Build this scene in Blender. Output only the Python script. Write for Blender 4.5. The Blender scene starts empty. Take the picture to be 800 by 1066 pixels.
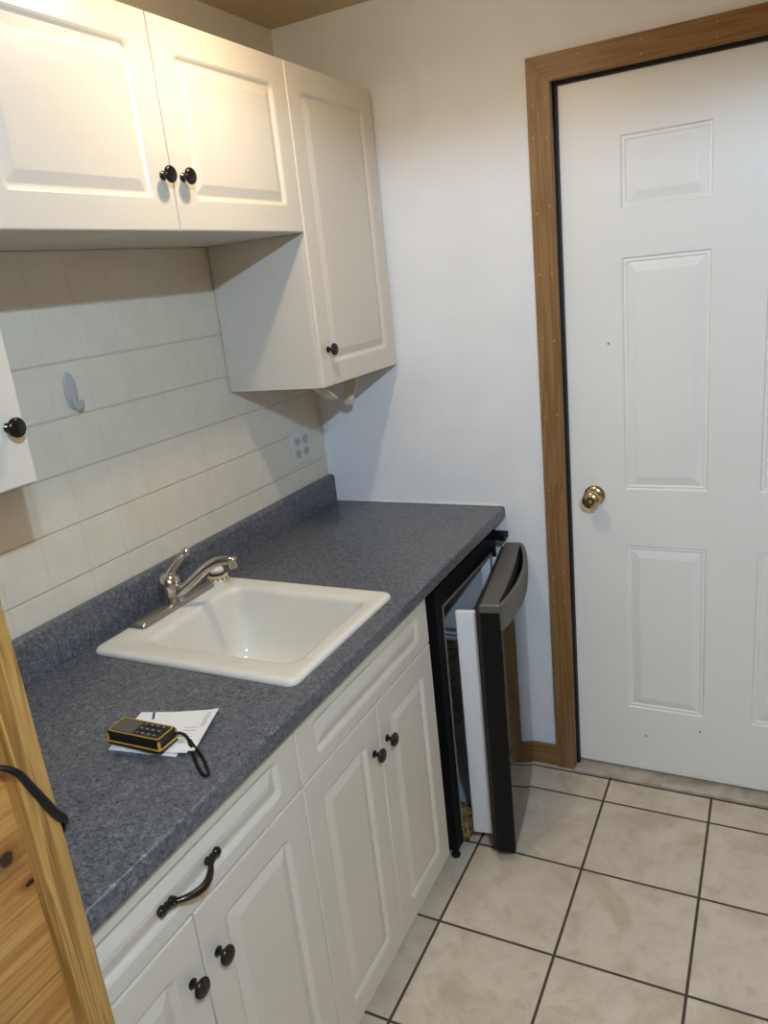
import bpy, bmesh, math, random
from mathutils import Vector, Matrix
random.seed(7)
S = bpy.context.scene
C = S.collection
PI = math.pi

# ------------------------------------------------------------------ materials
def mat(name, col=(.8, .8, .8), rough=.5, metal=0.0, spec=.5, coat=0.0):
    m = bpy.data.materials.new(name); m.use_nodes = True
    b = m.node_tree.nodes['Principled BSDF']
    b.inputs['Base Color'].default_value = (*col, 1)
    b.inputs['Roughness'].default_value = rough
    b.inputs['Metallic'].default_value = metal
    b.inputs['Specular IOR Level'].default_value = spec
    b.inputs['Coat Weight'].default_value = coat
    return m

class NT:
    def __init__(s, m):
        s.t = m.node_tree; s.b = s.t.nodes['Principled BSDF']
    def n(s, kind, **kw):
        nd = s.t.nodes.new(kind)
        for k, v in kw.items():
            if k == 'ins':
                for i, x in v.items():
                    if hasattr(x, 'links') or isinstance(x, bpy.types.NodeSocket): s.t.links.new(x, nd.inputs[i])
                    else: nd.inputs[i].default_value = x
            else: setattr(nd, k, v)
        return nd
    def obj(s): return s.n('ShaderNodeTexCoord').outputs['Object']
    def math(s, op, a, b=0.0, c=0.0):
        return s.n('ShaderNodeMath', operation=op, ins={0: a, 1: b, 2: c}).outputs[0]
    def mapping(s, vec, scale=(1, 1, 1), loc=(0, 0, 0), rot=(0, 0, 0)):
        return s.n('ShaderNodeMapping', ins={0: vec, 1: loc, 2: rot, 3: scale}).outputs[0]
    def noise(s, vec, scale, detail=3, rough=.5, dist=0.0):
        return s.n('ShaderNodeTexNoise', ins={'Vector': vec, 'Scale': scale, 'Detail': detail, 'Roughness': rough, 'Distortion': dist}).outputs['Fac']
    def ramp(s, fac, stops):
        r = s.n('ShaderNodeValToRGB', ins={0: fac}); e = r.color_ramp.elements
        while len(e) < len(stops): e.new(.5)
        for k, (p, c) in enumerate(stops):
            e[k].position = p; e[k].color = (*c, 1) if len(c) == 3 else c
        return r.outputs[0]
    def mix(s, fac, a, b):
        nd = s.n('ShaderNodeMix', data_type='RGBA')
        for i, x in ((0, fac), (6, a), (7, b)):
            if isinstance(x, bpy.types.NodeSocket): s.t.links.new(x, nd.inputs[i])
            else: nd.inputs[i].default_value = (*x, 1) if isinstance(x, tuple) and len(x) == 3 else x
        return nd.outputs[2]
    def map(s, v, a, b, c, d):
        return s.n('ShaderNodeMapRange', interpolation_type='SMOOTHSTEP', ins={0: v, 1: a, 2: b, 3: c, 4: d}).outputs[0]
    def color(s, x): s.t.links.new(x, s.b.inputs['Base Color'])
    def rough(s, x): s.t.links.new(x, s.b.inputs['Roughness'])
    def bump(s, h, strength=.3, dist=.002):
        nd = s.n('ShaderNodeBump', ins={'Strength': strength, 'Distance': dist, 'Height': h})
        s.t.links.new(nd.outputs[0], s.b.inputs['Normal'])
    def sep(s, v): return s.n('ShaderNodeSeparateXYZ', ins={0: v}).outputs
    def comb(s, x, y, z): return s.n('ShaderNodeCombineXYZ', ins={0: x, 1: y, 2: z}).outputs[0]
    def groove(s, c, pitch, off, width, soft):
        a = s.math('DIVIDE', s.math('SUBTRACT', c, off), pitch)
        d = s.math('MULTIPLY', s.math('PINGPONG', a, .5), pitch)
        return s.map(d, width / 2, width / 2 + soft, 1.0, 0.0)

def painted(name, col, rough=.5, var=.03, bump=.04, scale=6):
    m = mat(name, col, rough); t = NT(m); o = t.obj()
    n = t.noise(o, scale, 4)
    lo = tuple(max(0, c * (1 - var)) for c in col); hi = tuple(min(1, c * (1 + var)) for c in col)
    t.color(t.ramp(n, [(.3, lo), (.7, hi)]))
    t.bump(t.noise(o, 160, 2), bump, .001)
    return m

def wood(name, axis, dark, mid, light, rough=.45, knots=(), ring=34, plank=None, seed=0.0):
    """pine with grain running along one axis (object coordinates, metres)"""
    m = mat(name, mid, rough); t = NT(m); o = t.obj()
    sc = [ring, ring, ring]; sc['xyz'.index(axis)] = ring * .035
    dn = t.noise(t.mapping(o, (1, 1, 1), (seed, seed, seed)), 2.3, 2)
    v = t.mapping(o, tuple(sc), (seed * 3.1, seed * 1.7, seed))
    xyz = t.sep(v)
    if plank:
        ax, pitch, off = plank
        idx = t.math('FLOOR', t.math('DIVIDE', t.math('SUBTRACT', t.sep(o)[ax], off), pitch))
        v = t.n('ShaderNodeVectorMath', operation='ADD', ins={0: v, 1: t.comb(t.math('MULTIPLY', idx, 7.3), t.math('MULTIPLY', idx, 3.9), t.math('MULTIPLY', idx, 5.1))}).outputs[0]
    g1 = t.noise(v, 1.0, 2, .5, 1.2)
    g2 = t.noise(v, 5.0, 3, .6, .4)
    bands = t.math('PINGPONG', t.math('MULTIPLY', t.math('ADD', g1, t.math('MULTIPLY', dn, .25)), 4.5), .5)
    f = t.math('ADD', t.math('MULTIPLY', bands, 1.1), t.math('MULTIPLY', g2, .45))
    col = t.ramp(f, [(.12, dark), (.42, mid), (.8, light)])
    for (kx, ky, kz, r, asp) in knots:
        q = t.n('ShaderNodeVectorMath', operation='SUBTRACT', ins={0: o, 1: (kx, ky, kz)}).outputs[0]
        s2 = [1, 1, 1]; s2['xyz'.index(axis)] = asp
        q = t.mapping(q, tuple(s2))
        L = t.n('ShaderNodeVectorMath', operation='LENGTH', ins={0: q}).outputs['Value']
        L = t.math('ADD', L, t.math('MULTIPLY', t.math('SUBTRACT', g2, .5), r * .5))
        col = t.mix(t.map(L, r * 1.0, r * 3.4, .65, 0), col, tuple(c * .55 for c in dark))
        col = t.mix(t.map(L, r * .7, r * 1.05, 1, 0), col, (.028, .012, .007))
    if plank:
        gm = t.groove(t.sep(o)[plank[0]], plank[1], plank[2], .0012, .0015)
        col = t.mix(t.math('MULTIPLY', gm, .6), col, tuple(c * .35 for c in dark))
    t.color(col)
    t.bump(t.math('ADD', g2, bands), .12, .001)
    return m

M = {}
M['wall'] = painted('painted_wall', (.83, .865, .92), .6)
M['walltop'] = painted('painted_wall_warm', (.72, .68, .60), .6)
M['ceiling'] = painted('painted_ceiling', (.56, .46, .30), .8)
M['cab'] = painted('cabinet_thermofoil', (.70, .66, .585), .36, .012, .02, 3)
M['basecab'] = M['cab']
M['carcass'] = painted('cabinet_melamine', (.63, .61, .56), .42, .012, .02, 3)
M['door'] = painted('door_paint', (.87, .89, .90), .38, .015, .03, 4)
M['chrome'] = mat('chrome', (.52, .51, .49), .22, 1.0)
M['chrome_worn'] = mat('worn_chrome', (.40, .39, .37), .34, 1.0)
M['brass'] = mat('polished_brass', (.55, .475, .30), .2, 1.0)
M['brass_dark'] = mat('dark_brass', (.12, .09, .05), .35, 1.0)  # darker, rougher brass for the ring round the lock cylinder
M['black_nickel'] = mat('black_nickel', (.050, .043, .040), .22, .85)
M['black_plastic'] = mat('black_plastic', (.006, .006, .007), .5, 0, .18)
M['black_gloss'] = mat('black_gloss_panel', (.008, .008, .008), .07, 0, .42)
M['cap_plastic'] = mat('grey_brown_plastic', (.10, .092, .08), .42)
M['gasket'] = mat('black_weatherstrip', (.008, .009, .012), .6)
M['fridge_body'] = mat('fridge_body', (.005, .005, .006), .55, 0, .15)
M['liner'] = mat('fridge_liner', (.46, .48, .50), .35)
M['white_liner'] = mat('white_door_liner', (.80, .82, .88), .3)
M['grey_rim'] = mat('liner_rim_grey', (.22, .22, .22), .4)
M['outlet'] = mat('outlet_plastic', (.66, .66, .63), .35)
M['slot'] = mat('slot_dark', (.05, .05, .05), .6)
M['slotface'] = mat('receptacle_face', (.50, .50, .48), .4)
M['caulk'] = mat('white_caulk', (.80, .80, .76), .5)
M['hook'] = mat('clear_grey_plastic', (.58, .59, .62), .2); M['hook'].node_tree.nodes['Principled BSDF'].inputs['Transmission Weight'].default_value = .25
M['bracket'] = mat('ivory_plastic', (.66, .63, .52), .35)
M['rubber'] = mat('black_rubber', (.010, .010, .011), .5)
M['yellow'] = mat('yellow_rubber', (.55, .34, .03), .5)
M['lcd'] = mat('lcd_screen', (.085, .085, .065), .15)
M['key'] = mat('device_key', (.035, .032, .032), .5)
M['keymark'] = mat('device_key_print', (.40, .34, .30), .5)
M['keyred'] = mat('device_key_red', (.28, .05, .03), .5)
M['paper'] = painted('white_paper', (.90, .89, .91), .7, .02, .05, 40)
M['ink'] = mat('grey_ink', (.22, .22, .25), .7)
M['inkblue'] = mat('blue_ink', (.03, .05, .20), .7)
M['cream_plastic'] = mat('cream_plastic', (.80, .77, .68), .3)
M['filler'] = mat('nail_filler', (.42, .30, .17), .6)
M['cord'] = mat('black_cord', (.006, .006, .007), .5, 0, .25)
M['dust'] = mat('dark_gap', (.02, .018, .016), .9)

# sink enamel
m = mat('sink_enamel', (.86, .83, .76), .18); M['sink'] = m; t = NT(m); o = t.obj()
n = t.noise(o, 9, 4); st = t.noise(t.mapping(o, (3, 14, 9)), 3, 4)
t.color(t.mix(t.map(st, .60, .80, 0, .35), t.ramp(n, [(.3, (.76, .735, .67)), (.7, (.80, .78, .72))]), (.62, .52, .36)))

# countertop laminate: blue-grey speckle
m = mat('blue_grey_laminate', (.1, .11, .14), .38); M['counter'] = m; t = NT(m); o = t.obj()
a = t.noise(o, 210, 3, .7); b = t.noise(o, 95, 2, .6); c = t.noise(o, 5, 2)
f = t.math('ADD', t.math('MULTIPLY', a, .6), t.math('MULTIPLY', b, .4))
col = t.ramp(f, [(.36, (.030, .034, .048)), (.47, (.082, .090, .112)), (.55, (.128, .136, .158)), (.66, (.27, .275, .29))])
t.color(t.mix(t.map(c, .35, .75, 0, .25), col, (.145, .145, .155)))
t.rough(t.map(a, .3, .7, .26, .40))

# wall tile panel (left wall, grooves along y and z)
m = mat('cream_tile_panel', (.74, .70, .60), .3); M['tile'] = m; t = NT(m); o = t.obj(); s_ = t.sep(o)
gh = t.groove(s_[2], .1158, 1.067, .0022, .002); gv = t.groove(s_[1], .1105, -1.061, .0014, .0018)
g = t.math('MAXIMUM', gh, t.math('MULTIPLY', gv, .28))
cl = t.noise(o, 14, 5, .6)
col = t.ramp(cl, [(.3, (.66, .625, .525)), (.7, (.72, .685, .59))])
t.color(t.mix(t.math('MULTIPLY', g, .42), col, (.42, .38, .30)))
t.bump(t.math('SUBTRACT', t.math('MULTIPLY', cl, .05), g), .55, .0025)

# floor tile
m = mat('beige_floor_tile', (.6, .53, .43), .3); M['floor'] = m; t = NT(m); o = t.obj(); s_ = t.sep(o)
TX, TY, TP = .940, -.1445, .3049
gx = t.groove(s_[0], TP, TX, .0055, .0015); gy = t.groove(s_[1], TP, TY, .0055, .0015)
gt = t.groove(s_[1], 50.0, -.030, .0055, .0015)
g = t.math('MAXIMUM', t.math('MAXIMUM', gx, gy), gt)
ix = t.math('FLOOR', t.math('DIVIDE', t.math('SUBTRACT', s_[0], TX), TP)); iy = t.math('FLOOR', t.math('DIVIDE', t.math('SUBTRACT', s_[1], TY), TP))
off = t.comb(t.math('MULTIPLY', ix, 3.7), t.math('MULTIPLY', iy, 5.3), t.math('ADD', ix, t.math('MULTIPLY', iy, 2.1)))
v = t.n('ShaderNodeVectorMath', operation='ADD', ins={0: o, 1: off}).outputs[0]
n1 = t.noise(v, 7, 5, .62, .8); n2 = t.noise(v, 26, 4, .6); n3 = t.noise(v, 4, 3, .5, 1.5)
col = t.ramp(n1, [(.28, (.56, .475, .37)), (.5, (.68, .595, .48)), (.72, (.745, .665, .555))])
col = t.mix(t.map(n3, .50, .72, 0, .5), col, (.47, .355, .235))
col = t.mix(t.map(n2, .50, .75, 0, .38), col, (.45, .355, .25))
t.color(t.mix(g, col, (.075, .055, .04)))
t.rough(t.math('ADD', t.math('MULTIPLY', g, .5), .32))
t.bump(t.math('SUBTRACT', t.math('MULTIPLY', n2, .06), g), .5, .003)

# threshold
m = mat('stone_threshold', (.5, .44, .36), .5); M['threshold'] = m; t = NT(m); o = t.obj()
n1 = t.noise(o, 18, 5, .7)
t.color(t.ramp(n1, [(.3, (.36, .30, .23)), (.6, (.58, .53, .46))]))

M['pine_v'] = wood('stained_pine_upright', 'z', (.17, .085, .026), (.235, .128, .045), (.30, .175, .070), ring=38, seed=.7)
M['pine_h'] = wood('stained_pine_crosswise', 'x', (.17, .08, .023), (.235, .118, .037), (.29, .155, .055), ring=38, seed=1.9)
M['pine_trim'] = wood('clear_pine_trim', 'z', (.15, .065, .014), (.29, .15, .036), (.41, .24, .075), ring=75, seed=2.3)
M['pine_plank'] = wood('knotty_pine_planks', 'y', (.25, .108, .025), (.37, .180, .048), (.45, .245, .076), ring=44, seed=.2,
                       knots=[(.80, -1.8765, 1.187, .0075, 1.0), (.80, -1.8625, 1.150, .003, .6), (.80, -2.02, 1.09, .009, .7), (.80, -1.98, .80, .01, .7)],
                       plank=(2, .125, 1.046))
M['pine_far'] = wood('pine_panelling', 'y', (.20, .10, .035), (.30, .17, .065), (.36, .22, .095), ring=40, seed=.9, plank=(2, .125, 1.046))
# rusty foam
m = mat('yellow_brown_foam', (.3, .2, .08), .8); M['foam'] = m; t = NT(m); o = t.obj()
t.color(t.ramp(t.noise(o, 45, 4, .7), [(.35, (.10, .06, .02)), (.6, (.36, .24, .09)), (.75, (.42, .30, .14))]))
t.bump(t.noise(o, 90, 3), .6, .004)

# ------------------------------------------------------------------ mesh helpers
def add_box(bm, x0, x1, y0, y1, z0, z1, bev=0.0, seg=2, rot=None, mi=0):
    r = bmesh.ops.create_cube(bm, size=1.0)
    vs = r['verts']
    for v in vs:
        v.co = Vector((x0 + (v.co.x + .5) * (x1 - x0), y0 + (v.co.y + .5) * (y1 - y0), z0 + (v.co.z + .5) * (z1 - z0)))
    fs = list({f for v in vs for f in v.link_faces})
    if bev > 0:
        es = list({e for v in vs for e in v.link_edges})
        rr = bmesh.ops.bevel(bm, geom=es, offset=bev, segments=seg, profile=.5, affect='EDGES')
        vs = list({v for f in rr['faces'] for v in f.verts} | {v for v in vs if v.is_valid})
        fs = list({f for v in vs for f in v.link_faces})
    for f in fs: f.material_index = mi
    if rot:
        bmesh.ops.transform(bm, matrix=rot, verts=vs)
    return vs

def loft(bm, loops, cap0=True, cap1=True, mi=0, closed=True):
    rows = [[bm.verts.new(p) for p in lp] for lp in loops]
    n = len(rows[0])
    for a, b in zip(rows, rows[1:]):
        for k in range(n if closed else n - 1):
            f = bm.faces.new((a[k], a[(k + 1) % n], b[(k + 1) % n], b[k])); f.material_index = mi
    if cap0: f = bm.faces.new(list(reversed(rows[0]))); f.material_index = mi
    if cap1: f = bm.faces.new(rows[-1]); f.material_index = mi
    return rows

def add_lathe(bm, prof, base, axis, seg=20, mi=0):
    """prof: (distance along axis, radius)"""
    ax = Vector(axis).normalized(); u = ax.orthogonal().normalized(); w = ax.cross(u)
    base = Vector(base)
    loops = [[base + ax * d + (u * math.cos(2 * PI * k / seg) + w * math.sin(2 * PI * k / seg)) * max(r, 1e-5) for k in range(seg)] for d, r in prof]
    loft(bm, loops, True, True, mi)

def add_tube(bm, pts, rad, seg=10, mi=0, flat=1.0, up=(0, 0, 1)):
    pts = [Vector(p) for p in pts]
    rs = rad if isinstance(rad, (list, tuple)) else [rad] * len(pts)
    loops = []
    for i, p in enumerate(pts):
        d = (pts[min(i + 1, len(pts) - 1)] - pts[max(i - 1, 0)]).normalized()
        a = d.cross(Vector(up))
        if a.length < 1e-3: a = d.cross(Vector((1, 0, 0)))
        a.normalize(); b = a.cross(d).normalized()
        loops.append([p + a * math.cos(2 * PI * k / seg) * rs[i] + b * math.sin(2 * PI * k / seg) * rs[i] * flat for k in range(seg)])
    loft(bm, loops, True, True, mi)

def smooth_path(pts, n=8):
    P = [Vector(p) for p in pts]; out = []
    for i in range(len(P) - 1):
        p0, p1, p2, p3 = P[max(i - 1, 0)], P[i], P[i + 1], P[min(i + 2, len(P) - 1)]
        for k in range(n):
            t = k / n
            out.append(.5 * ((2 * p1) + (p2 - p0) * t + (2 * p0 - 5 * p1 + 4 * p2 - p3) * t * t + (3 * p1 - p0 - 3 * p2 + p3) * t ** 3))
    out.append(P[-1]); return out

def rrect(a0, a1, b0, b1, r, n=5):
    """rounded rectangle, counter-clockwise in (a, b)"""
    r = max(min(r, (a1 - a0) / 2 - 1e-4, (b1 - b0) / 2 - 1e-4), 1e-5); out = []
    for cx, cy, s in ((a1 - r, b0 + r, -PI / 2), (a1 - r, b1 - r, 0), (a0 + r, b1 - r, PI / 2), (a0 + r, b0 + r, PI)):
        for k in range(n + 1):
            t = s + PI / 2 * k / n
            out.append((cx + r * math.cos(t), cy + r * math.sin(t)))
    return out

def B(): return bmesh.new()

def obj(name, bm, m, parent=None, smooth=False, angle=None):
    """link the bmesh (built in world coordinates) as one mesh object"""
    bmesh.ops.recalc_face_normals(bm, faces=bm.faces[:])
    me = bpy.data.meshes.new(name); bm.to_mesh(me); bm.free()
    for x in (m if isinstance(m, (list, tuple)) else [m]): me.materials.append(x)
    if smooth:
        for p in me.polygons: p.use_smooth = True
        if angle: me.set_sharp_from_angle(angle=math.radians(angle))
    o = bpy.data.objects.new(name, me); C.objects.link(o)
    if parent:
        o.parent = parent
        w = parent.location if parent.parent is None else parent.parent.location + parent.location
        me.transform(Matrix.Translation(-w))
    return o

def origin(o, p):
    """move a top-level mesh object's origin to p"""
    p = Vector(p); o.data.transform(Matrix.Translation(-p)); o.location = p; return o

def thing(name, label, cat, loc, group=None):
    o = bpy.data.objects.new(name, None); C.objects.link(o)
    o.location = loc; o.empty_display_size = .05
    o['label'] = label; o['category'] = cat
    if group: o['group'] = group
    return o

def tag(o, label, cat, group=None):
    o['label'] = label; o['category'] = cat
    if group: o['group'] = group
    return o

def struct(name, bm, m, **k):
    o = obj(name, bm, m, **k); o['kind'] = 'structure'; return o

# ------------------------------------------------------------------ room shell
H = 2.365          # ceiling height
XR, YN = 3.1, -4.2
bm = B(); add_box(bm, -.1, XR + .1, YN - .1, .0, -.06, 0); struct('floor', bm, M['floor'])
bm = B(); add_box(bm, -.1, XR + .1, YN - .1, .12, H, H + .06); struct('ceiling', bm, M['ceiling'])
# left wall: tile panel below the wall cabinets, paint above
bm = B()
add_box(bm, -.10, 0, YN, .12, 0, 1.95, mi=0); add_box(bm, -.10, 0, YN, .12, 1.95, H, mi=1)
struct('wall_left', bm, [M['tile'], M['walltop']])
# back wall with the door opening
DX0, DX1, DZ0, DZ1, DY = .834, 1.724, .025, 2.060, .023
OX0, OX1, OZ1 = DX0 - .028, DX1 + .028, DZ1 + .028
bm = B()
add_box(bm, 0, OX0, 0, .12, 0, H); add_box(bm, OX1, XR, 0, .12, 0, H); add_box(bm, OX0, OX1, 0, .12, OZ1, H)
struct('wall_back', bm, M['wall'])
bm = B(); add_box(bm, XR, XR + .1, YN, .12, 0, H); struct('wall_right', bm, M['pine_far'])
bm = B(); add_box(bm, -.1, XR + .1, YN - .1, YN, 0, H); struct('wall_near', bm, M['pine_far'])
# header beam over the entrance to the kitchenette
bm = B(); add_box(bm, .80, XR, -1.94, -1.84, 2.232, H); struct('wall_header', bm, M['pine_far'])
# pine clad partition end
bm = B(); add_box(bm, 0, .80, -2.75, -1.834, 0, H); struct('wall_partition', bm, M['pine_plank'])
bm = B(); add_box(bm, .8003, .8203, -1.8595, -1.832, 0, H - .001, .0012, 1); struct('trim_1', bm, M['pine_trim'])

# ------------------------------------------------------------------ entry door (setting)
def panel_loops(bm, plane, a0, a1, b0, b1, h0, sgn, profile, cap=True, mi=0):
    """concentric loops; profile: (inset_a, inset_b, height, radius); plane 'x' -> (a,b)=(y,z), 'y' -> (x,z)"""
    loops = []
    for ia, ib, h, r in profile:
        lp = rrect(a0 + ia, a1 - ia, b0 + ib, b1 - ib, r)
        if plane == 'x': loops.append([Vector((h0 + sgn * h, a, b)) for a, b in lp])
        else: loops.append([Vector((a, h0 + sgn * h, b)) for a, b in lp])
    return loft(bm, loops, False, cap, mi)

bm = B()
xs = [DX0, .991, 1.214, 1.345, 1.568, DX1]; zs = [DZ0, .247, .796, .969, 1.616, 1.739, 1.917, DZ1]
prof = [(0, 0, 0, 1e-5), (.004, .004, -.006, .001), (.010, .010, -.0045, .001), (.014, .014, -.008, .001), (.037, .037, -.0015, .001), (.040, .040, -.0010, .001)]
for i in range(5):
    for j in range(7):
        if i in (1, 3) and j in (1, 3, 5):
            panel_loops(bm, 'y', xs[i], xs[i + 1], zs[j], zs[j + 1], DY, -1, prof)
        else:
            bm.faces.new([bm.verts.new((x, DY, z)) for x, z in ((xs[i], zs[j]), (xs[i + 1], zs[j]), (xs[i + 1], zs[j + 1]), (xs[i], zs[j + 1]))])
bmesh.ops.remove_doubles(bm, verts=bm.verts[:], dist=2e-5)
def quad(bm, *p, mi=0):
    f = bm.faces.new([bm.verts.new(q) for q in p]); f.material_index = mi; return f
yb = DY + .044
quad(bm, (DX0, yb, DZ0), (DX0, yb, DZ1), (DX1, yb, DZ1), (DX1, yb, DZ0))
quad(bm, (DX0, DY, DZ0), (DX0, DY, DZ1), (DX0, yb, DZ1), (DX0, yb, DZ0)); quad(bm, (DX1, DY, DZ0), (DX1, yb, DZ0), (DX1, yb, DZ1), (DX1, DY, DZ1))
quad(bm, (DX0, DY, DZ1), (DX1, DY, DZ1), (DX1, yb, DZ1), (DX0, yb, DZ1)); quad(bm, (DX0, DY, DZ0), (DX0, yb, DZ0), (DX1, yb, DZ0), (DX1, DY, DZ0))
for x, z in ((.952, 1.392), (1.045, .150), (1.205, .195)):     # small dings in the paint
    add_lathe(bm, [(0, .0035), (.0004, .0028)], (x, DY, z), (0, -1, 0), 10, 1)
bmesh.ops.remove_doubles(bm, verts=bm.verts[:], dist=2e-5)
door = struct('door_1', bm, [M['door'], M['grey_rim']])
kx, kz = .9035, .9495
bm = B(); add_lathe(bm, [(0, .031), (.003, .0315), (.006, .030), (.011, .022), (.013, .015)], (kx, DY, kz), (0, -1, 0), 28)
rose = obj('knob_rose', bm, M['brass'], door, True, 40)
bm = B(); add_lathe(bm, [(.010, .0125), (.028, .0125), (.034, .017), (.042, .0245), (.050, .0265), (.057, .0255), (.0615, .022), (.0632, .0165), (.0640, .0150), (.0660, .0140)], (kx, DY, kz), (0, -1, 0), 28)
knob = obj('door_knob', bm, M['brass'], door, True, 40)
bm = B(); add_lathe(bm, [(.0658, .0118), (.0664, .0118), (.0666, .0085), (.0672, .0078)], (kx, DY, kz), (0, -1, 0), 20)
obj('lock_ring', bm, M['brass_dark'], knob)
bm = B(); add_lathe(bm, [(.0665, .0066), (.0690, .0062)], (kx, DY, kz), (0, -1, 0), 20)
obj('lock_cylinder', bm, M['brass'], knob)
# jamb (painted wood), weatherstrip, threshold, casings
bm = B()
add_box(bm, OX0, DX0 - .012, -.004, .118, 0, OZ1); add_box(bm, DX1 + .012, OX1, -.004, .118, 0, OZ1); add_box(bm, DX0 - .012, DX1 + .012, -.004, .118, DZ1 + .012, OZ1)
struct('trim_2', bm, M['filler'])
bm = B()
add_box(bm, DX0 - .0118, DX0 - .001, .008, .075, .0125, DZ1 + .0115); add_box(bm, DX1 + .001, DX1 + .0118, .012, .075, .0125, DZ1 + .0115); add_box(bm, DX0 - .001, DX1 + .001, .012, .075, DZ1 + .001, DZ1 + .0115)
add_box(bm, DX0 - .001, DX1 + .001, .060, .075, .0125, DZ0 + .004)
g_ = obj('weatherstrip', bm, M['gasket'], door)
bm = B(); add_box(bm, DX0 - .0115, DX1 + .0115, -.027, .115, .0002, .0125, .003, 2); struct('trim_3', bm, M['threshold'])
CL, CW, CT = .7625, .0635, 2.131
def casing(bm, pts, y0=-.0175):
    n = len(pts)
    front = [(x, y0, z) for x, z in pts]; back = [(x, -.0002, z) for x, z in pts]
    fr = [(x + (.0) , y0 , z) for x, z in pts]
    loft(bm, [[Vector(p) for p in back], [Vector(p) for p in fr]], True, True)
bm = B(); casing(bm, [(CL, .0002), (CL + CW, .0002), (CL + CW, CT - CW), (CL, CT)])
es = [e for e in bm.edges if all(v.co.y < -.01 for v in e.verts)]
bmesh.ops.bevel(bm, geom=es, offset=.0025, segments=2, affect='EDGES')
for z in (.20, .62, .70, .96, 1.20, 1.42, 1.60, 1.76, 1.93, 2.03):
    for dx in (.014, .050):
        if random.random() < .85:
            add_lathe(bm, [(0, .0028), (.0003, .0022)], (CL + dx + random.uniform(-.002, .002), -.0176, z + random.uniform(-.012, .012)), (0, -1, 0), 8, 1)
struct('trim_4', bm, [M['pine_v'], M['filler']])
XC = DX1 + (DX0 - CL)
bm = B(); casing(bm, [(CL, CT + .0002), (CL + CW, CT - CW + .0002), (XC - CW, CT - CW + .0002), (XC, CT + .0002)])
es = [e for e in bm.edges if all(v.co.y < -.01 for v in e.verts)]
bmesh.ops.bevel(bm, geom=es, offset=.0025, segments=2, affect='EDGES')
for x in (.90, 1.05, 1.22, 1.45):
    for dz in (.016, .048): add_lathe(bm, [(0, .0028), (.0003, .0022)], (x, -.0176, CT - dz), (0, -1, 0), 8, 1)
struct('trim_5', bm, [M['pine_h'], M['filler']])
bm = B(); casing(bm, [(XC - CW, .0002), (XC, .0002), (XC, CT), (XC - CW, CT - CW)]); struct('trim_6', bm, M['pine_v'])
bm = B(); add_box(bm, .002, CL - .0005, -.0125, -.0002, .0003, .076, .002, 2); struct('baseboard_back', bm, M['pine_h'])
# caulk lines
bm = B(); add_box(bm, .03, .628, -.0045, -.0002, .9118, .9165, .0015, 2); struct('trim_7', bm, M['caulk'])
bm = B(); add_box(bm, .0003, .0055, -.0055, -.0003, 1.010, 1.3705, .0015, 2); struct('trim_8', bm, M['caulk'])

# ------------------------------------------------------------------ cabinets
def front_mesh(y0, y1, z0, z1, xb, xf, iu=.058, iv=.058):
    """raised panel door or drawer front facing +x"""
    bm = B()
    P = [(0, 0, xb - xf, .001), (0, 0, -.003, .001), (.0012, .0012, -.0008, .0015), (.003, .003, 0, .002),
         (iu, iv, 0, .012), (iu + .004, iv + .004, -.0022, .012), (iu + .009, iv + .009, -.0072, .010), (iu + .0125, iv + .0125, -.0075, .008),
         (iu + .015, iv + .015, -.0066, .005), (iu + .031, iv + .031, -.0016, .003), (iu + .033, iv + .033, -.0012, .002)]
    loops = []
    for ia, ib, h, r in P:
        loops.append([Vector((xf + h, a, b)) for a, b in rrect(y0 + ia, y1 - ia, z0 + ib, z1 - ib, r)])
    loft(bm, loops, True, True)
    return bm

def knob_mesh(x, y, z, s=1.0):
    bm = B()
    add_lathe(bm, [(0, .0085 * s), (.002, .0088 * s), (.0035, .0070 * s), (.005, .0050 * s), (.012, .0048 * s), (.0145, .0075 * s), (.0160, .0135 * s), (.0185, .0158 * s),
                   (.0215, .0160 * s), (.0240, .0140 * s), (.0252, .0118 * s), (.0250, .0112 * s), (.0262, .0085 * s), (.0270, .0040 * s)], (x, y, z), (1, 0, 0), 24)
    return bm

def cab_door(root, y0, y1, z0, z1, xb, xf, knob, m):
    d = obj('door', front_mesh(y0, y1, z0, z1, xb, xf), m, root)
    if knob: obj('knob', knob_mesh(xf, knob[0], knob[1]), M['black_nickel'], d, True, 50)
    return d

def open_box(x0, x1, y0, y1, z0, z1, t=.016):
    bm = B()
    add_box(bm, x0, x1, y0, y0 + t, z0, z1); add_box(bm, x0, x1, y1 - t, y1, z0, z1)
    add_box(bm, x0, x1, y0 + t, y1 - t, z0, z0 + t); add_box(bm, x0, x0 + t, y0 + t, y1 - t, z0 + t, z1)
    for a, b in ((y0 + t, y0 + .04), ((y0 + y1) / 2 - .03, (y0 + y1) / 2 + .03), (y1 - .04, y1 - t)): add_box(bm, x1 - t, x1, a, b, z0 + t, z1)
    add_box(bm, x1 - t, x1, y0 + t, y1 - t, z1 - .02, z1); add_box(bm, x1 - t, x1, y0 + t, y1 - t, .715, .76); add_box(bm, x1 - t, x1, y0 + t, y1 - t, z0 + t, z0 + .04)
    return bm
def carcass(x0, x1, y0, y1, z0, z1):
    bm = B(); add_box(bm, x0, x1, y0, y1, z0, z1, .0008, 1); return bm

XF, XB = .612, .594
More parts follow.
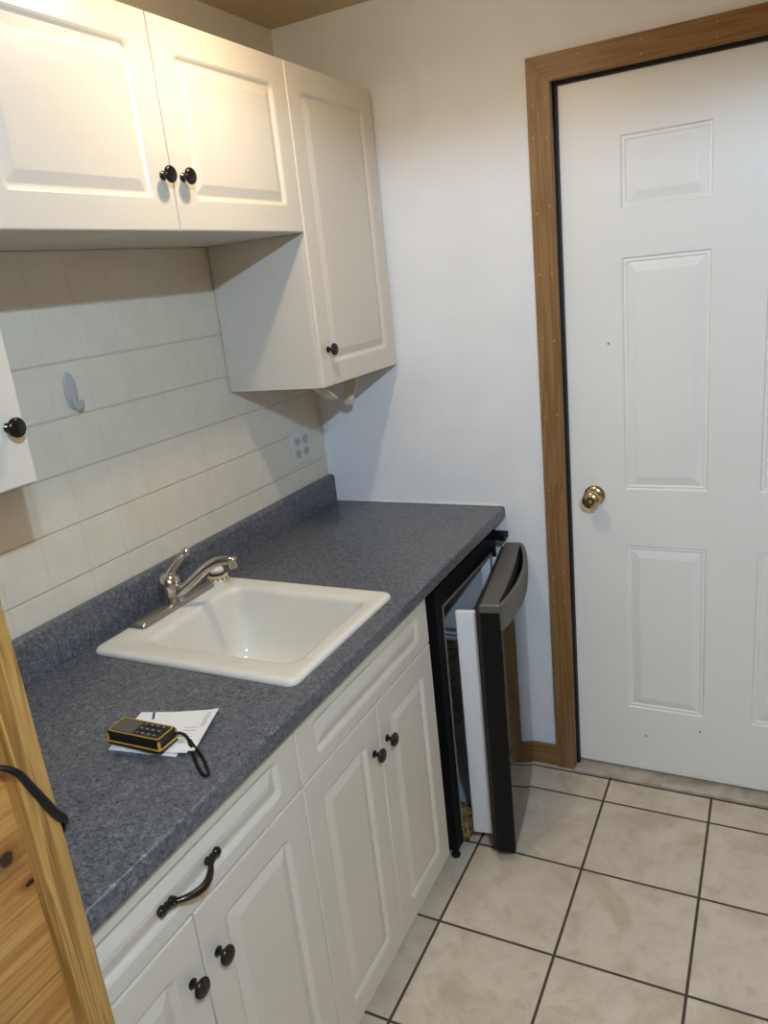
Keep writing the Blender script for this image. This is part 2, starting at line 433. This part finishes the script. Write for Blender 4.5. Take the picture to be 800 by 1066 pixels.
# sink base: two doors under a false drawer front
r = thing('base_cabinet', 'white sink base cabinet with two doors and a blank front, below the white sink', 'cabinet', (.30, -.908, 0), 'white base cabinets')
obj('carcass', open_box(.004, XB - .001, -1.2115, -.602, .10, .8735), M['basecab'], r)
obj('toe_kick', carcass(.004, .535, -1.2115, -.602, .0, .0995), M['basecab'], r)
cab_door(r, -1.2105, -.9095, .081, .7345, XB, XF, (-.940, .631), M['basecab'])
cab_door(r, -.9065, -.6025, .081, .7345, XB, XF, (-.876, .631), M['basecab'])
obj('false_drawer_front', front_mesh(-1.2105, -.6025, .7385, .869, XB, XF, .058, .028), M['basecab'], r)
# drawer base
r = thing('base_cabinet', 'white base cabinet with a bow-handled drawer over two doors, beside the pine corner trim', 'cabinet', (.30, -1.52, 0), 'white base cabinets')
obj('carcass', open_box(.004, XB - .001, -1.822, -1.2135, .10, .8735), M['basecab'], r)
obj('toe_kick', carcass(.004, .535, -1.822, -1.2135, .0, .0995), M['basecab'], r)
cab_door(r, -1.8215, -1.5275, .081, .7345, XB, XF, (-1.5575, .632), M['basecab'])
cab_door(r, -1.5245, -1.2135, .081, .7345, XB, XF, (-1.4945, .632), M['basecab'])
dr = obj('drawer', front_mesh(-1.8215, -1.2135, .7385, .869, XB, XF, .058, .028), M['basecab'], r)
bm = B()
hy0, hy1, hz = -1.5835, -1.4575, .7955
for hy, sg in ((hy0, 1), (hy1, -1)):
    add_lathe(bm, [(0, .0080), (.004, .0085), (.007, .0070), (.009, .0035)], (XF, hy, hz), (1, 0, 0), 16)
    add_lathe(bm, [(0, .0055), (.005, .0062), (.008, .005)], (XF, hy + sg * .0115, hz), (1, 0, 0), 14)
    add_lathe(bm, [(0, .0068), (.007, .0075), (.011, .006)], (XF, hy + sg * .021, hz), (1, 0, 0), 14)
    add_tube(bm, [(XF + .004, hy, hz), (XF + .005, hy + sg * .012, hz), (XF + .006, hy + sg * .022, hz)], .0045, 10)
L = hy1 - hy0 - .042
arc = [(XF + .006 + .0215 * math.sin(PI * k / 14) ** .75, hy0 + .021 + L * k / 14, hz - .004 * math.sin(PI * k / 14)) for k in range(15)]
add_tube(bm, arc, [.0042 + .0022 * math.sin(PI * k / 14) for k in range(15)], 12)
obj('handle', bm, M['black_nickel'], dr, True, 60)

# wall cabinets
WX, WB, WT = .3133, .296, 2.1455
def wall_cab(label, y0, y1, z0, doors, cat='cabinet'):
    r = thing('wall_cabinet', label, cat, (.15, (y0 + y1) / 2, z0), 'white wall cabinets')
    obj('carcass', carcass(.003, WB - .001, y0 + .0015, y1 - .0015, z0, WT), M['carcass'], r)
    for d0, d1, k in doors: cab_door(r, d0, d1, z0 + .001, WT - .001, WB, WX, k, M['cab'])
    return r
wall_cab('short white two-door wall cabinet hung high above the sink, two dark knobs together', -1.379, -.4655, 1.760, [(-1.378, -.9275, (-.954, 1.861)), (-.9245, -.4675, (-.896, 1.861))])
wall_cab('tall single-door white wall cabinet in the corner by the back wall', -.4645, -.010, 1.371, [(-.4635, -.018, (-.4235, 1.467))])
wall_cab('white wall cabinet at the left edge of the photo, above the pine trim', -1.826, -1.3805, 1.374, [(-1.825, -1.3815, (-1.412, 1.470))])

# ------------------------------------------------------------------ countertop, sink, tap
CH = .9115
ct = thing('countertop', 'blue-grey speckled laminate countertop with backsplash, running to the back wall', 'countertop', (.3, -.9, .8745))
bm = B()
def ext(bm, poly, y0, y1):
    loft(bm, [[Vector((x, y0, z)) for x, z in poly], [Vector((x, y1, z)) for x, z in poly]], True, True)
def nose(xb):
    r = .006; pts = [(xb, CH - .037), (.626, CH - .037), (.630, CH - .033)]
    for k in range(6):
        a = PI / 2 * k / 5; pts.append((.630 - r + r * math.cos(a), CH - r + r * math.sin(a)))
    pts.append((xb, CH)); return pts
SX0, SX1, SY0, SY1 = .054, .586, -1.155, -.717     # sink rim
hx0, hx1, hy0, hy1 = SX0 + .015, SX1 - .015, SY0 + .015, SY1 - .015
ext(bm, nose(.003), -1.8305, hy0); ext(bm, nose(.003), hy1, -.002)
ext(bm, nose(hx1), hy0, hy1)
ext(bm, [(.003, CH - .037), (hx0, CH - .037), (hx0, CH), (.003, CH)], hy0, hy1)
obj('worktop', bm, M['counter'], ct)
bm = B()
pts = [(.0015, CH + .0002), (.0235, CH + .0002)]
for k in range(7):
    a = PI / 2 * k / 6; pts.append((.0145 + .009 * math.cos(a), CH + .0855 + .009 * math.sin(a)))
pts.append((.0015, CH + .0945))
ext(bm, pts, -1.8305, -.002)
obj('backsplash', bm, M['counter'], ct, True, 40)

sk = thing('sink', 'white enamel drop-in sink set in the blue-grey countertop', 'sink', (.32, -.936, CH))
IX0, IX1, IY0, IY1 = .155, .541, -1.088, -.772
z0 = CH + .0004
def lp(a0, a1, b0, b1, r, z): return [Vector((a, b, z)) for a, b in rrect(a0, a1, b0, b1, r, 8)]
def ins(i, r, z): return lp(SX0 + i, SX1 - i, SY0 + i, SY1 - i, r, z)
def inn(i, r, z): return lp(IX0 + i, IX1 - i, IY0 + i, IY1 - i, r, z)
bm = B()
loops = [ins(.012, .012, z0), ins(.0005, .022, z0), ins(0, .022, z0 + .003), ins(.0015, .021, z0 + .0075), ins(.005, .020, z0 + .0110), ins(.011, .018, z0 + .0125), ins(.018, .016, z0 + .0120),
         inn(-.010, .038, z0 + .0105), inn(-.004, .037, z0 + .0085), inn(.0, .036, z0 + .003), inn(.002, .036, z0 - .006), inn(.005, .036, z0 - .05), inn(.011, .038, z0 - .115), inn(.017, .042, z0 - .150), inn(.026, .045, z0 - .168), inn(.045, .045, z0 - .176), inn(.075, .045, z0 - .178)]
loft(bm, loops, False, True)
# underside of the bowl
loft(bm, [ins(.012, .012, z0), ins(.020, .012, z0 - .004), inn(-.004, .04, z0 - .02), inn(.0, .04, z0 - .12), inn(.008, .045, z0 - .165), inn(.04, .05, z0 - .186)], False, True)
obj('basin', bm, M['sink'], sk, True, 60)
bm = B(); add_lathe(bm, [(0, .042), (.002, .042), (.003, .036), (.0015, .030), (.001, .0)], ((IX0 + IX1) / 2, (IY0 + IY1) / 2, z0 - .1782), (0, 0, 1), 28)
obj('drain', bm, M['chrome'], sk, True, 40)

# tap
FX, FY, FZ = .083, -.915, CH + .0126
tp = thing('faucet', 'chrome single-lever faucet on a long deck plate behind the white sink', 'faucet', (FX, FY, FZ))
bm = B()
loops = []
for i, z in ((0, 0), (.0, .005), (.002, .009), (.007, .0125), (.012, .014)):
    loops.append([Vector((a, b, FZ + z)) for a, b in rrect(.058 + i, .108 - i, -1.046 + i, -.784 - i, .010, 5)])
loft(bm, loops, True, True); obj('deck_plate', bm, M['chrome_worn'], tp, True, 35)
bm = B(); add_lathe(bm, [(.0125, .0290), (.018, .0285), (.024, .0255), (.040, .0245), (.046, .0255), (.048, .0268), (.062, .0268), (.071, .0245), (.079, .0190), (.0845, .010), (.086, .002)], (FX, FY, FZ), (0, 0, 1), 28)
obj('body', bm, M['chrome'], tp, True, 50)
bm = B()
path = smooth_path([(FX + .012, FY + .002, FZ + .030), (FX + .045, FY + .012, FZ + .052), (FX + .090, FY + .029, FZ + .090), (FX + .122, FY + .041, FZ + .107), (FX + .148, FY + .050, FZ + .110), (FX + .160, FY + .054, FZ + .105)], 6)
n_ = len(path)
add_tube(bm, path, [.0140 - .0040 * k / n_ for k in range(n_)], 14)
sp = obj('spout', bm, M['chrome'], tp, True, 60)
bm = B(); add_lathe(bm, [(0, .0095), (.003, .0122), (.020, .0122), (.022, .0105), (.026, .0100)], (FX + .158, FY + .0533, FZ + .116), (.06, .02, -1), 18)
obj('aerator', bm, M['chrome'], sp, True, 40)
bm = B()
path = smooth_path([(FX, FY, FZ + .074), (FX + .008, FY + .012, FZ + .093), (FX + .020, FY + .028, FZ + .112), (FX + .027, FY + .037, FZ + .121)], 5)
n_ = len(path); add_tube(bm, path, [.0098 - .0035 * k / n_ for k in range(n_)], 12)
add_lathe(bm, [(-.010, .003), (-.0085, .0075), (-.004, .0102), (.001, .0108), (.006, .0100), (.010, .0070), (.0115, .002)], (FX + .030, FY + .041, FZ + .126), (.5, .6, .6), 18)
obj('lever', bm, M['chrome'], tp, True, 60)

sx, sy = .090, -.7500
sh = thing('sink_sprayer', 'cream sprayer cap with dark slots at the end of the faucet plate', 'sprayer', (sx, sy, FZ))
bm = B(); add_lathe(bm, [(0, .029), (.005, .0295), (.012, .0275), (.017, .023), (.0185, .019)], (sx, sy, FZ), (0, 0, 1), 28)
obj('base', bm, M['cream_plastic'], sh, True, 40)
bm = B(); add_lathe(bm, [(.018, .0195), (.0195, .0225), (.022, .0230), (.0235, .021), (.024, .014)], (sx, sy, FZ), (0, 0, 1), 28)
for k in range(14):
    a = 2 * PI * k / 14
    rot = Matrix.Translation((sx, sy, FZ)) @ Matrix.Rotation(a, 4, 'Z')
    add_box(bm, .0262, .0290, -.0014, .0014, .004, .0125, rot=rot)
obj('slotted_collar', bm, M['slot'], sh)
bm = B(); add_lathe(bm, [(.0235, .0185), (.030, .0190), (.035, .0150), (.039, .0120), (.046, .0112), (.051, .0095), (.0525, .004)], (sx, sy, FZ), (0, 0, 1), 24)
obj('head', bm, M['cream_plastic'], sh, True, 40)

# ------------------------------------------------------------------ fridge, ajar
FRX, FY0, FY1, FT, FB = .604, -.530, -.036, .846, .028
fr = thing('mini_fridge', 'black mini fridge standing ajar under the end of the countertop', 'fridge', (.33, -.285, 0))
CY0, CY1, CZ0, CZ1, CX0 = -.488, -.078, .070, .785, .16
bm = B()
add_box(bm, .07, FRX, FY0, CY0, FB, FT); add_box(bm, .07, FRX, CY1, FY1, FB, FT)
add_box(bm, .07, FRX, CY0, CY1, CZ1, FT); add_box(bm, .07, FRX, CY0, CY1, FB, CZ0); add_box(bm, .07, CX0 - .004, CY0, CY1, CZ0, CZ1)
obj('body', bm, M['fridge_body'], fr)
bm = B()   # inner liner: five thin walls, open to the front
e = .003
add_box(bm, CX0 - e, CX0, CY0, CY1, CZ0, CZ1); add_box(bm, CX0, FRX - .006, CY0, CY0 + e, CZ0, CZ1); add_box(bm, CX0, FRX - .006, CY1 - e, CY1, CZ0, CZ1)
add_box(bm, CX0, FRX - .006, CY0, CY1, CZ1 - e, CZ1); add_box(bm, CX0, FRX - .006, CY0, CY1, CZ0, CZ0 + e)
obj('liner', bm, M['liner'], fr)
bm = B()
w_ = .006
add_box(bm, FRX - .005, FRX + .0015, CY0 - .001, CY0 + w_, CZ0, CZ1); add_box(bm, FRX - .005, FRX + .0015, CY1 - w_, CY1, CZ0, CZ1)
add_box(bm, FRX - .005, FRX + .0015, CY0, CY1, CZ1 - w_, CZ1 + .001); add_box(bm, FRX - .005, FRX + .0015, CY0, CY1, CZ0, CZ0 + w_)
obj('liner_rim', bm, M['grey_rim'], fr)
for sz in (.30, .52):
    bm = B()
    for k in range(9): add_tube(bm, [(CX0 + .01, CY0 + .03 + k * .044, sz), (FRX - .06, CY0 + .03 + k * .044, sz)], .0022, 6)
    for x in (CX0 + .02, FRX - .07): add_tube(bm, [(x, CY0 + .004, sz - .003), (x, CY1 - .004, sz - .003)], .003, 6)
    obj('wire_shelf', bm, M['chrome_worn'], fr)
bm = B()
vs = add_box(bm, FRX - .075, FRX + .018, CY0 + .004, CY0 + .072, .030, .108, .012, 3)
bmesh.ops.subdivide_edges(bm, edges=bm.edges[:], cuts=2, use_grid_fill=True)
for v in bm.verts: v.co += Vector((random.uniform(-.004, .004), random.uniform(-.004, .004), random.uniform(-.006, .006) + (.03 * max(0, v.co.y - CY0) if v.co.z > .07 else 0)))
obj('insulation_foam', bm, M['foam'], fr, True)
for fx in (.59, .11):
    for fy in (FY0 + .014, FY1 - .03):
        bm = B(); add_lathe(bm, [(0, .013), (.006, .014), (.010, .009), (FB + .001, .009)], (fx, fy, .0), (0, 0, 1), 14); obj('foot', bm, M['black_plastic'], fr)
bm = B(); add_box(bm, FRX - .03, FRX + .045, FY1 - .045, FY1 - .002, .826, .8455, .002, 2); obj('top_hinge', bm, M['black_plastic'], fr)
# door: local frame, p along the door from hinge to free end, q outward
TH = math.radians(9.6); HX, HY = .636, -.036
rotm = Matrix.Translation((HX, HY, 0)) @ Matrix.Rotation(-PI / 2 + TH, 4, 'Z')   # local x -> from hinge to free end, local y -> outward
DL, DT, DB0, DTOP = .470, .050, .036, .806
def placed(bm): bmesh.ops.transform(bm, matrix=rotm, verts=bm.verts[:]); return bm
def bulge(p): return .010 * math.sin(PI * min(max(p / DL, 0), 1)) 
fd = None
bm = B()
poly = [(0, 0), (DL, 0), (DL, DT)] + [(DL * (1 - k / 12), DT + bulge(DL * (1 - k / 12)) - .002) for k in range(1, 12)] + [(0, DT)]
loft(bm, [[Vector((a, b, DB0)) for a, b in poly], [Vector((a, b, DTOP - .022)) for a, b in poly]], True, True)
fd = obj('door', placed(bm), M['black_plastic'], fr)
bm = B()   # glossy outer skin
out = [(.004 + (DL - .010) * k / 20, DT + bulge(.004 + (DL - .010) * k / 20) + .0012) for k in range(21)]
inn_ = [(a, b - .0025) for a, b in reversed(out)]
loft(bm, [[Vector((a, b, DB0 + .012)) for a, b in out + inn_], [Vector((a, b, DTOP - .075)) for a, b in out + inn_]], True, True)
obj('glossy_panel', placed(bm), M['black_gloss'], fd, True, 40)
bm = B()   # top cap
poly2 = [(-.002, -.001), (DL + .002, -.001), (DL + .002, DT - .004), (DL + .001, DT + .002)] + [(DL * (1 - k / 12), DT + bulge(DL * (1 - k / 12)) - .006) for k in range(1, 12)] + [(-.002, DT)]
def insp(poly, i):
    cx = sum(a for a, b in poly) / len(poly); cy = sum(b for a, b in poly) / len(poly)
    return [(a - (i if a > cx else -i), b - (i if b > cy else -i)) for a, b in poly]
loft(bm, [[Vector((a, b, DTOP - .022)) for a, b in poly2], [Vector((a, b, DTOP - .004)) for a, b in poly2], [Vector((a, b, DTOP)) for a, b in insp(poly2, .004)]], True, True)
obj('top_cap', placed(bm), M['cap_plastic'], fd)
bm = B()   # bowed grip along the top
K = 24; lo, up_ = [], []
def bow(p): return DT + .006 + .034 * math.sin(PI * p / DL) ** .8
ps = [.006 + (DL - .010) * k / K for k in range(K + 1)]
outer = [(p, bow(p)) for p in ps]; inner = [(p, bow(p) - .011) for p in reversed(ps)]
ring = outer + inner
loft(bm, [[Vector((a, b - .003, DTOP - .075)) for a, b in ring], [Vector((a, b, DTOP - .050)) for a, b in ring], [Vector((a, b, DTOP - .010)) for a, b in ring], [Vector((a, b - .002, DTOP - .004)) for a, b in ring]], True, True)
obj('handle', placed(bm), M['cap_plastic'], fd, True, 40)
bm = B()   # white inner shell of the door
W0, W1, WD = .022, .432, .076
def slab(p0, p1, q0, q1, z0, z1, r=.004): add_box(bm, p0, p1, -q1, -q0, z0, z1, r, 2)
slab(W0, W1, .0, .014, .062, .770)                  # pan
slab(W1 - .016, W1, .006, WD, .060, .768, .005)     # near end wall
slab(W0, W0 + .016, .006, WD, .060, .768, .005)     # far end wall
slab(W0 + .010, W1 - .010, .006, WD - .006, .062, .078)
for zz in (.30, .53): slab(W0 + .010, W1 - .010, .006, WD - .006, zz, zz + .012)
obj('inner_shell', placed(bm), M['white_liner'], fd, True, 50)
for zz in (.345, .575):
    bm = B(); slab(W0 + .014, W1 - .014, WD - .010, WD - .004, zz, zz + .035, .002)
    obj('shelf_rail', placed(bm), M['white_liner'], fd)
bm = B()
ring = [(W0 - .016, .045), (W1 + .040, .045), (W1 + .040, .792), (W0 - .016, .792)]
for a0, a1, b0, b1 in ((W0 - .016, W1 + .040, .040, .052), (W0 - .016, W1 + .040, .783, .795), (W0 - .016, W0 - .004, .052, .783), (W1 + .026, W1 + .040, .052, .783)):
    add_box(bm, a0, a1, -.012, .0005, b0, b1, .003, 2)
obj('door_gasket', placed(bm), M['gasket'], fd)

# ------------------------------------------------------------------ small things on the wall
# outlet
oy0, oy1, oz0, oz1 = -.206, -.094, 1.083, 1.198
ol = thing('outlet', 'white double outlet plate on the tiled wall under the tall corner cabinet', 'outlet', (0, -.15, 1.083))
bm = B(); loft(bm, [[Vector((x, a, b)) for a, b in rrect(oy0 + i, oy1 - i, oz0 + i, oz1 - i, .005)] for i, x in ((0, .0003), (0, .003), (.0015, .005), (.004, .006))], True, True)
obj('cover_plate', bm, M['outlet'], ol)
for cy in (-.173, -.127):
    for cz in (1.121, 1.160):
        bm = B(); loft(bm, [[Vector((x, a, b)) for a, b in rrect(cy - .017, cy + .017, cz - .0145, cz + .0145, .0135)] for x in (.0055, .0078)], True, True)
        rc = obj('receptacle', bm, M['slotface'], ol)
        bm = B()
        for dy, h in ((-.0065, .0085), (.0065, .007)): add_box(bm, .0076, .0082, cy + dy - .0014, cy + dy + .0014, cz + .002 - h / 2, cz + .002 + h / 2)
        add_lathe(bm, [(0, .0026), (.0005, .0026)], (.0077, cy, cz - .0085), (1, 0, 0), 10)
        obj('slots', bm, M['slot'], rc)
    bm = B(); add_lathe(bm, [(0, .0032), (.0012, .0028)], (.0058, cy, 1.1405), (1, 0, 0), 12); obj('screw', bm, M['outlet'], ol)

# adhesive hook
hk = thing('adhesive_hook', 'oval grey plastic stick-on hook on the tile wall left of the sink', 'hook', (0, -1.008, 1.425))
bm = B()
def oval(x, s): return [Vector((x, -1.009 + .0165 * s * math.cos(2 * PI * k / 28), 1.467 + .041 * s * math.sin(2 * PI * k / 28))) for k in range(28)]
loft(bm, [oval(.0003, 1), oval(.003, 1), oval(.005, .93), oval(.006, .8)], True, True)
obj('base', bm, M['hook'], hk, True, 40)
bm = B()
path = smooth_path([(.005, -1.009, 1.455), (.008, -1.008, 1.442), (.011, -1.007, 1.433), (.017, -1.006, 1.430), (.021, -1.006, 1.436), (.022, -1.006, 1.446)], 5)
add_tube(bm, path, [.0085] * len(path), 10, flat=.7)
obj('hook_arm', bm, M['hook'], hk, True)

# paper towel brackets under the corner cabinet
def bracket(label, bx, by, tx, ty, tz, disc=True):
    r = thing('paper_towel_bracket', label, 'bracket', (bx, by, 1.371), 'paper towel holder brackets')
    bm = B(); add_box(bm, bx - .020, bx + .020, by - .016, by + .016, 1.3645, 1.3705, .002, 2); obj('mounting_plate', bm, M['bracket'], r)
    bm = B()
    d = Vector((tx - bx, ty - by, tz - 1.366)); p0 = Vector((bx, by, 1.366)); n = 10
    ax = Vector((0, 1, 0)); side = Vector((1, 0, 0))
    loops = []
    for k in range(n + 1):
        t = k / n; w = .016 + .006 * math.sin(PI * t); th = .005
        if k == n: w *= .55
        c = p0 + d * t
        loops.append([c + side * w + ax * th, c - side * w + ax * th, c - side * w - ax * th, c + side * w - ax * th])
    loft(bm, loops, True, True)
    bmesh.ops.bevel(bm, geom=bm.edges[:], offset=.0015, segments=1, affect='EDGES')
    obj('arm', bm, M['bracket'], r)
    if not disc:
        for q in (-.009, 0, .009):
            bm = B(); add_tube(bm, [(bx + q, by + .002, 1.361), (tx + q * .6, ty + .002, tz + .002)], .0032, 8); obj('rib', bm, M['bracket'], r, True)
        return
    bm = B(); add_lathe(bm, [(-.011, .014), (-.009, .0195), (.004, .0195), (.007, .016), (.008, .008)], (tx, ty, tz), (0, -1, 0) , 20); obj('end_disc', bm, M['bracket'], r, True, 40)
bracket('ivory plastic bracket hanging under the corner cabinet, the one nearer the tile wall', .245, -.395, .268, -.350, 1.322, False)
bracket('ivory rounded bracket hanging under the corner cabinet, the one nearer the back wall', .185, -.075, .170, -.098, 1.281)

# ------------------------------------------------------------------ paper, distance meter
bm = B()
def sheet(bm, c, z, n=10, lift=lambda u, v: 0.0, th=.0004):
    a, b, cc, d = [Vector((*p, z)) for p in c]
    g, h = [], []
    for i in range(n + 1):
        rg, rh = [], []
        for j in range(n + 1):
            u, v = i / n, j / n
            p = a * (1 - u) * (1 - v) + b * u * (1 - v) + cc * u * v + d * (1 - u) * v
            p.z += lift(u, v); rh.append(bm.verts.new(p - Vector((0, 0, th)))); rg.append(bm.verts.new(p))
        g.append(rg); h.append(rh)
    for i in range(n):
        for j in range(n):
            bm.faces.new((g[i][j], g[i + 1][j], g[i + 1][j + 1], g[i][j + 1]))
            bm.faces.new((h[i][j], h[i][j + 1], h[i + 1][j + 1], h[i + 1][j]))
    for i in range(n):
        bm.faces.new((g[i][0], h[i][0], h[i + 1][0], g[i + 1][0])); bm.faces.new((g[i][n], g[i + 1][n], h[i + 1][n], h[i][n]))
        bm.faces.new((g[0][i], g[0][i + 1], h[0][i + 1], h[0][i])); bm.faces.new((g[n][i], h[n][i], h[n][i + 1], g[n][i + 1]))
    return a, b, cc, d, lift, z
# corners: near-left, near-right, far-right, far-left
base = ((.380, -1.424), (.512, -1.404), (.474, -1.268), (.356, -1.318))
sheet(bm, base, CH + .0022, th=.0020)
sheet(bm, ((.386, -1.422), (.530, -1.396), (.490, -1.274), (.360, -1.320)), CH + .0042, lift=lambda u, v: .004 * u ** 3, th=.0018)
topc = ((.384, -1.421), (.541, -1.389), (.503, -1.275), (.358, -1.319)); lf = lambda u, v: .0005 + .008 * u ** 4 * (.4 + .6 * v)
A_, B_, C_, D_, _, zz = sheet(bm, topc, CH + .0064, lift=lf, th=.0018)
def on(u, v):
    p = A_ * (1 - u) * (1 - v) + B_ * u * (1 - v) + C_ * u * v + D_ * (1 - u) * v; p.z += lf(u, v) + .0003; return p
def mark(u0, v0, u1, v1, w, mi):
    a, b = on(u0, v0), on(u1, v1); d = (b - a); s_ = Vector((-d.y, d.x, 0)).normalized() * w
    f = bm.faces.new([bm.verts.new(q) for q in (a + s_, a - s_, b - s_, b + s_)]); f.material_index = mi
mark(.17, .99, .23, .78, .0022, 2)                       # blue printed bar at the far edge
for k in range(7):                                       # small print down the right-hand side
    v = .92 - k * .055
    mark(.88 + random.uniform(-.01, .01), v, .88 + random.uniform(.05, .09), v - .01, .0009, 1)
for k in range(6):
    v = .55 - k * .075
    mark(.70, v, .70 + random.uniform(.08, .2), v - .008, .0006, 1)
for k in range(4):
    mark(.62 + k * .05, .28 - k * .02, .655 + k * .05, .24 - k * .02, .0007, 1)
pp = origin(obj('folded_paper', bm, [M['paper'], M['ink'], M['inkblue']]), (.44, -1.34, CH))
tag(pp, 'folded white printed paper lying under the black and yellow meter', 'paper')

lm = thing('distance_meter', 'black handheld laser distance meter with yellow edging on the folded paper', 'measuring tool', (.437, -1.396, CH + .0075))
zb, zt = CH + .0078, CH + .0350
ang = math.radians(1.5)
rot = Matrix.Translation((.4355, -1.3955, 0)) @ Matrix.Rotation(ang, 4, 'Z')
hl, hw = .0585, .0235
def dloop(i, z, r=.006): return [Vector((a, b, z)) for a, b in rrect(-hl + i, hl - i, -hw + i, hw - i, r, 5)]
def dplaced(bm): bmesh.ops.transform(bm, matrix=rot, verts=bm.verts[:]); return bm
bm = B(); loft(bm, [dloop(.003, zb), dloop(0, zb + .003), dloop(-.0005, zb + .008), dloop(.001, zb + .012), dloop(.001, zt - .006), dloop(.0, zt - .003), dloop(.002, zt - .0005), dloop(.0055, zt)], True, True)
obj('case', dplaced(bm), M['rubber'], lm, True, 40)
bm = B()   # yellow edging: band round the side and line round the face
loft(bm, [dloop(-.0008, zb + .0075), dloop(-.0016, zb + .0085), dloop(-.0016, zb + .0105), dloop(-.0008, zb + .0115)], False, False)
lo_ = [dloop(.0030, zt - .0004), dloop(.0030, zt + .0009), dloop(.0048, zt + .0009), dloop(.0048, zt - .0004)]
loft(bm, lo_, False, False)
for sx_ in (-hl + .0025, hl - .0025):
    for sy_ in (-hw + .0025, hw - .0025):
        add_box(bm, sx_ - .0026, sx_ + .0026, sy_ - .0026, sy_ + .0026, zb + .010, zt - .003, .0015, 1)
obj('yellow_edging', dplaced(bm), M['yellow'], lm)
bm = B(); loft(bm, [[Vector((a, b, z)) for a, b in rrect(-.049, -.006, -.0165, .0165, .002)] for z in (zt - .0005, zt + .0008)], True, True)
obj('screen', dplaced(bm), M['lcd'], lm)
kk = 0
for i in range(4):
    for j in range(3):
        x, y = .003 + i * .0125, -.0125 + j * .0125
        bm = B(); loft(bm, [[Vector((a, b, z)) for a, b in rrect(x - .0048 + q, x + .0048 - q, y - .0045 + q, y + .0045 - q, .002, 3)] for q, z in ((0, zt - .0005), (0, zt + .0014), (.001, zt + .0022))], True, True, 0)
        for f in [quad(bm, (x - .0022, y - .001, zt + .0023), (x + .0022, y - .001, zt + .0023), (x + .0022, y + .001, zt + .0023), (x - .0022, y + .001, zt + .0023), mi=1)]: pass
        obj('key', dplaced(bm), [M['key'], M['keyred'] if (i, j) == (0, 0) else M['keymark']], lm)
bm = B()
s0 = [(.492, -1.376, CH + .024), (.498, -1.370, CH + .022), (.506, -1.366, CH + .014), (.522, -1.376, CH + .0095)]
lp1 = smooth_path(s0 + [(.538, -1.390, CH + .0050), (.562, -1.410, CH + .0034), (.585, -1.4265, CH + .0034), (.5965, -1.4315, CH + .0034), (.5985, -1.4255, CH + .0034), (.585, -1.4125, CH + .0034), (.560, -1.393, CH + .0045), (.532, -1.379, CH + .0095), (.516, -1.3695, CH + .0115)], 6)
add_tube(bm, lp1, .0028, 8)
add_tube(bm, [(.521, -1.3755, CH + .0108), (.533, -1.382, CH + .0080)], .0042, 10)
obj('wrist_strap', bm, M['cord'], lm, True)

# black cord over the pine trim
bm = B()
XT = .8205
pts = [(XT - .0182, -1.925, 1.292), (XT - .0150, -1.895, 1.286), (XT - .0060, -1.876, 1.2815), (XT + .0028, -1.8615, 1.2700), (XT + .0032, -1.850, 1.2430), (XT + .0034, -1.838, 1.212), (XT + .0030, -1.8300, 1.199), (XT - .006, -1.8275, 1.188), (XT - .02, -1.8275, 1.16), (XT - .03, -1.8275, 1.08), (XT - .035, -1.8275, .98)]
path = smooth_path(pts, 6); n_ = len(path)
add_tube(bm, path, [.0016 + .0014 * min(1, max(0, (k - 8) / 20)) for k in range(n_)], 10, flat=1.35)
cd = origin(obj('power_cord', bm, M['cord'], None, True), (XT, -1.84, 1.2))
tag(cd, 'black cord draped across the pine corner trim at left', 'cord')

# ------------------------------------------------------------------ light
def area(name, loc, sx, sy, power, col, rot=(0, 0, 0), shape='RECTANGLE'):
    l = bpy.data.lights.new(name, 'AREA'); l.shape = shape; l.size = sx; l.size_y = sy; l.energy = power; l.color = col
    o = bpy.data.objects.new(name, l); C.objects.link(o); o.location = loc; o.rotation_euler = rot; return o
def bulb(name, loc, rad, power, col):
    l = bpy.data.lights.new(name, 'POINT'); l.shadow_soft_size = rad; l.energy = power; l.color = col
    o = bpy.data.objects.new(name, l); C.objects.link(o); o.location = loc; return o
COOL = (.58, .78, 1.0)
bulb('ceiling_lamp_cool', (1.75, -2.30, 2.29), .020, 64, COOL)
bulb('ceiling_lamp_cool', (1.76, -2.425, 2.29), .020, 40, COOL)
wl = area('ceiling_lamp_warm', (.625, -.88, 2.275), .07, .07, 3.5, (1.0, .80, .55), shape='DISK'); wl.data.spread = math.radians(170)
bulb('fill_light_soft', (1.75, -3.55, 1.95), .20, 10, (.86, .94, 1.0))  # added fill light behind the camera, stands for no known lamp
bulb('ceiling_bulb_warm', (.625, -.88, 2.255), .03, 4.4, (1.0, .80, .55))
#FILL
w = bpy.data.worlds.new('world'); S.world = w; w.use_nodes = True
w.node_tree.nodes['Background'].inputs[0].default_value = (.5, .6, .8, 1); w.node_tree.nodes['Background'].inputs[1].default_value = .3

# ------------------------------------------------------------------ camera
cam = bpy.data.cameras.new('camera'); co = bpy.data.objects.new('camera', cam); C.objects.link(co)
cam.sensor_fit = 'HORIZONTAL'; cam.sensor_width = 36; cam.lens = 797.5566 / 800 * 36; cam.clip_start = .02
R = Vector((.89151798, .44069251, -.1048132)); U = Vector((-.03881259, .30484623, .9516104)); F = Vector((-.45131948, .84430971, -.28888031))
co.matrix_world = Matrix(((R.x, U.x, -F.x, 1.37578), (R.y, U.y, -F.y, -2.19864), (R.z, U.z, -F.z, 1.62795), (0, 0, 0, 1)))
S.camera = co
S.view_settings.view_transform = 'Standard'; S.view_settings.look = 'None'; S.view_settings.gamma = 1.0; S.view_settings.exposure = 0.0
S.view_settings.use_curve_mapping = False
S.cycles.use_denoising = True
S.cycles.max_bounces = 10; S.cycles.diffuse_bounces = 6
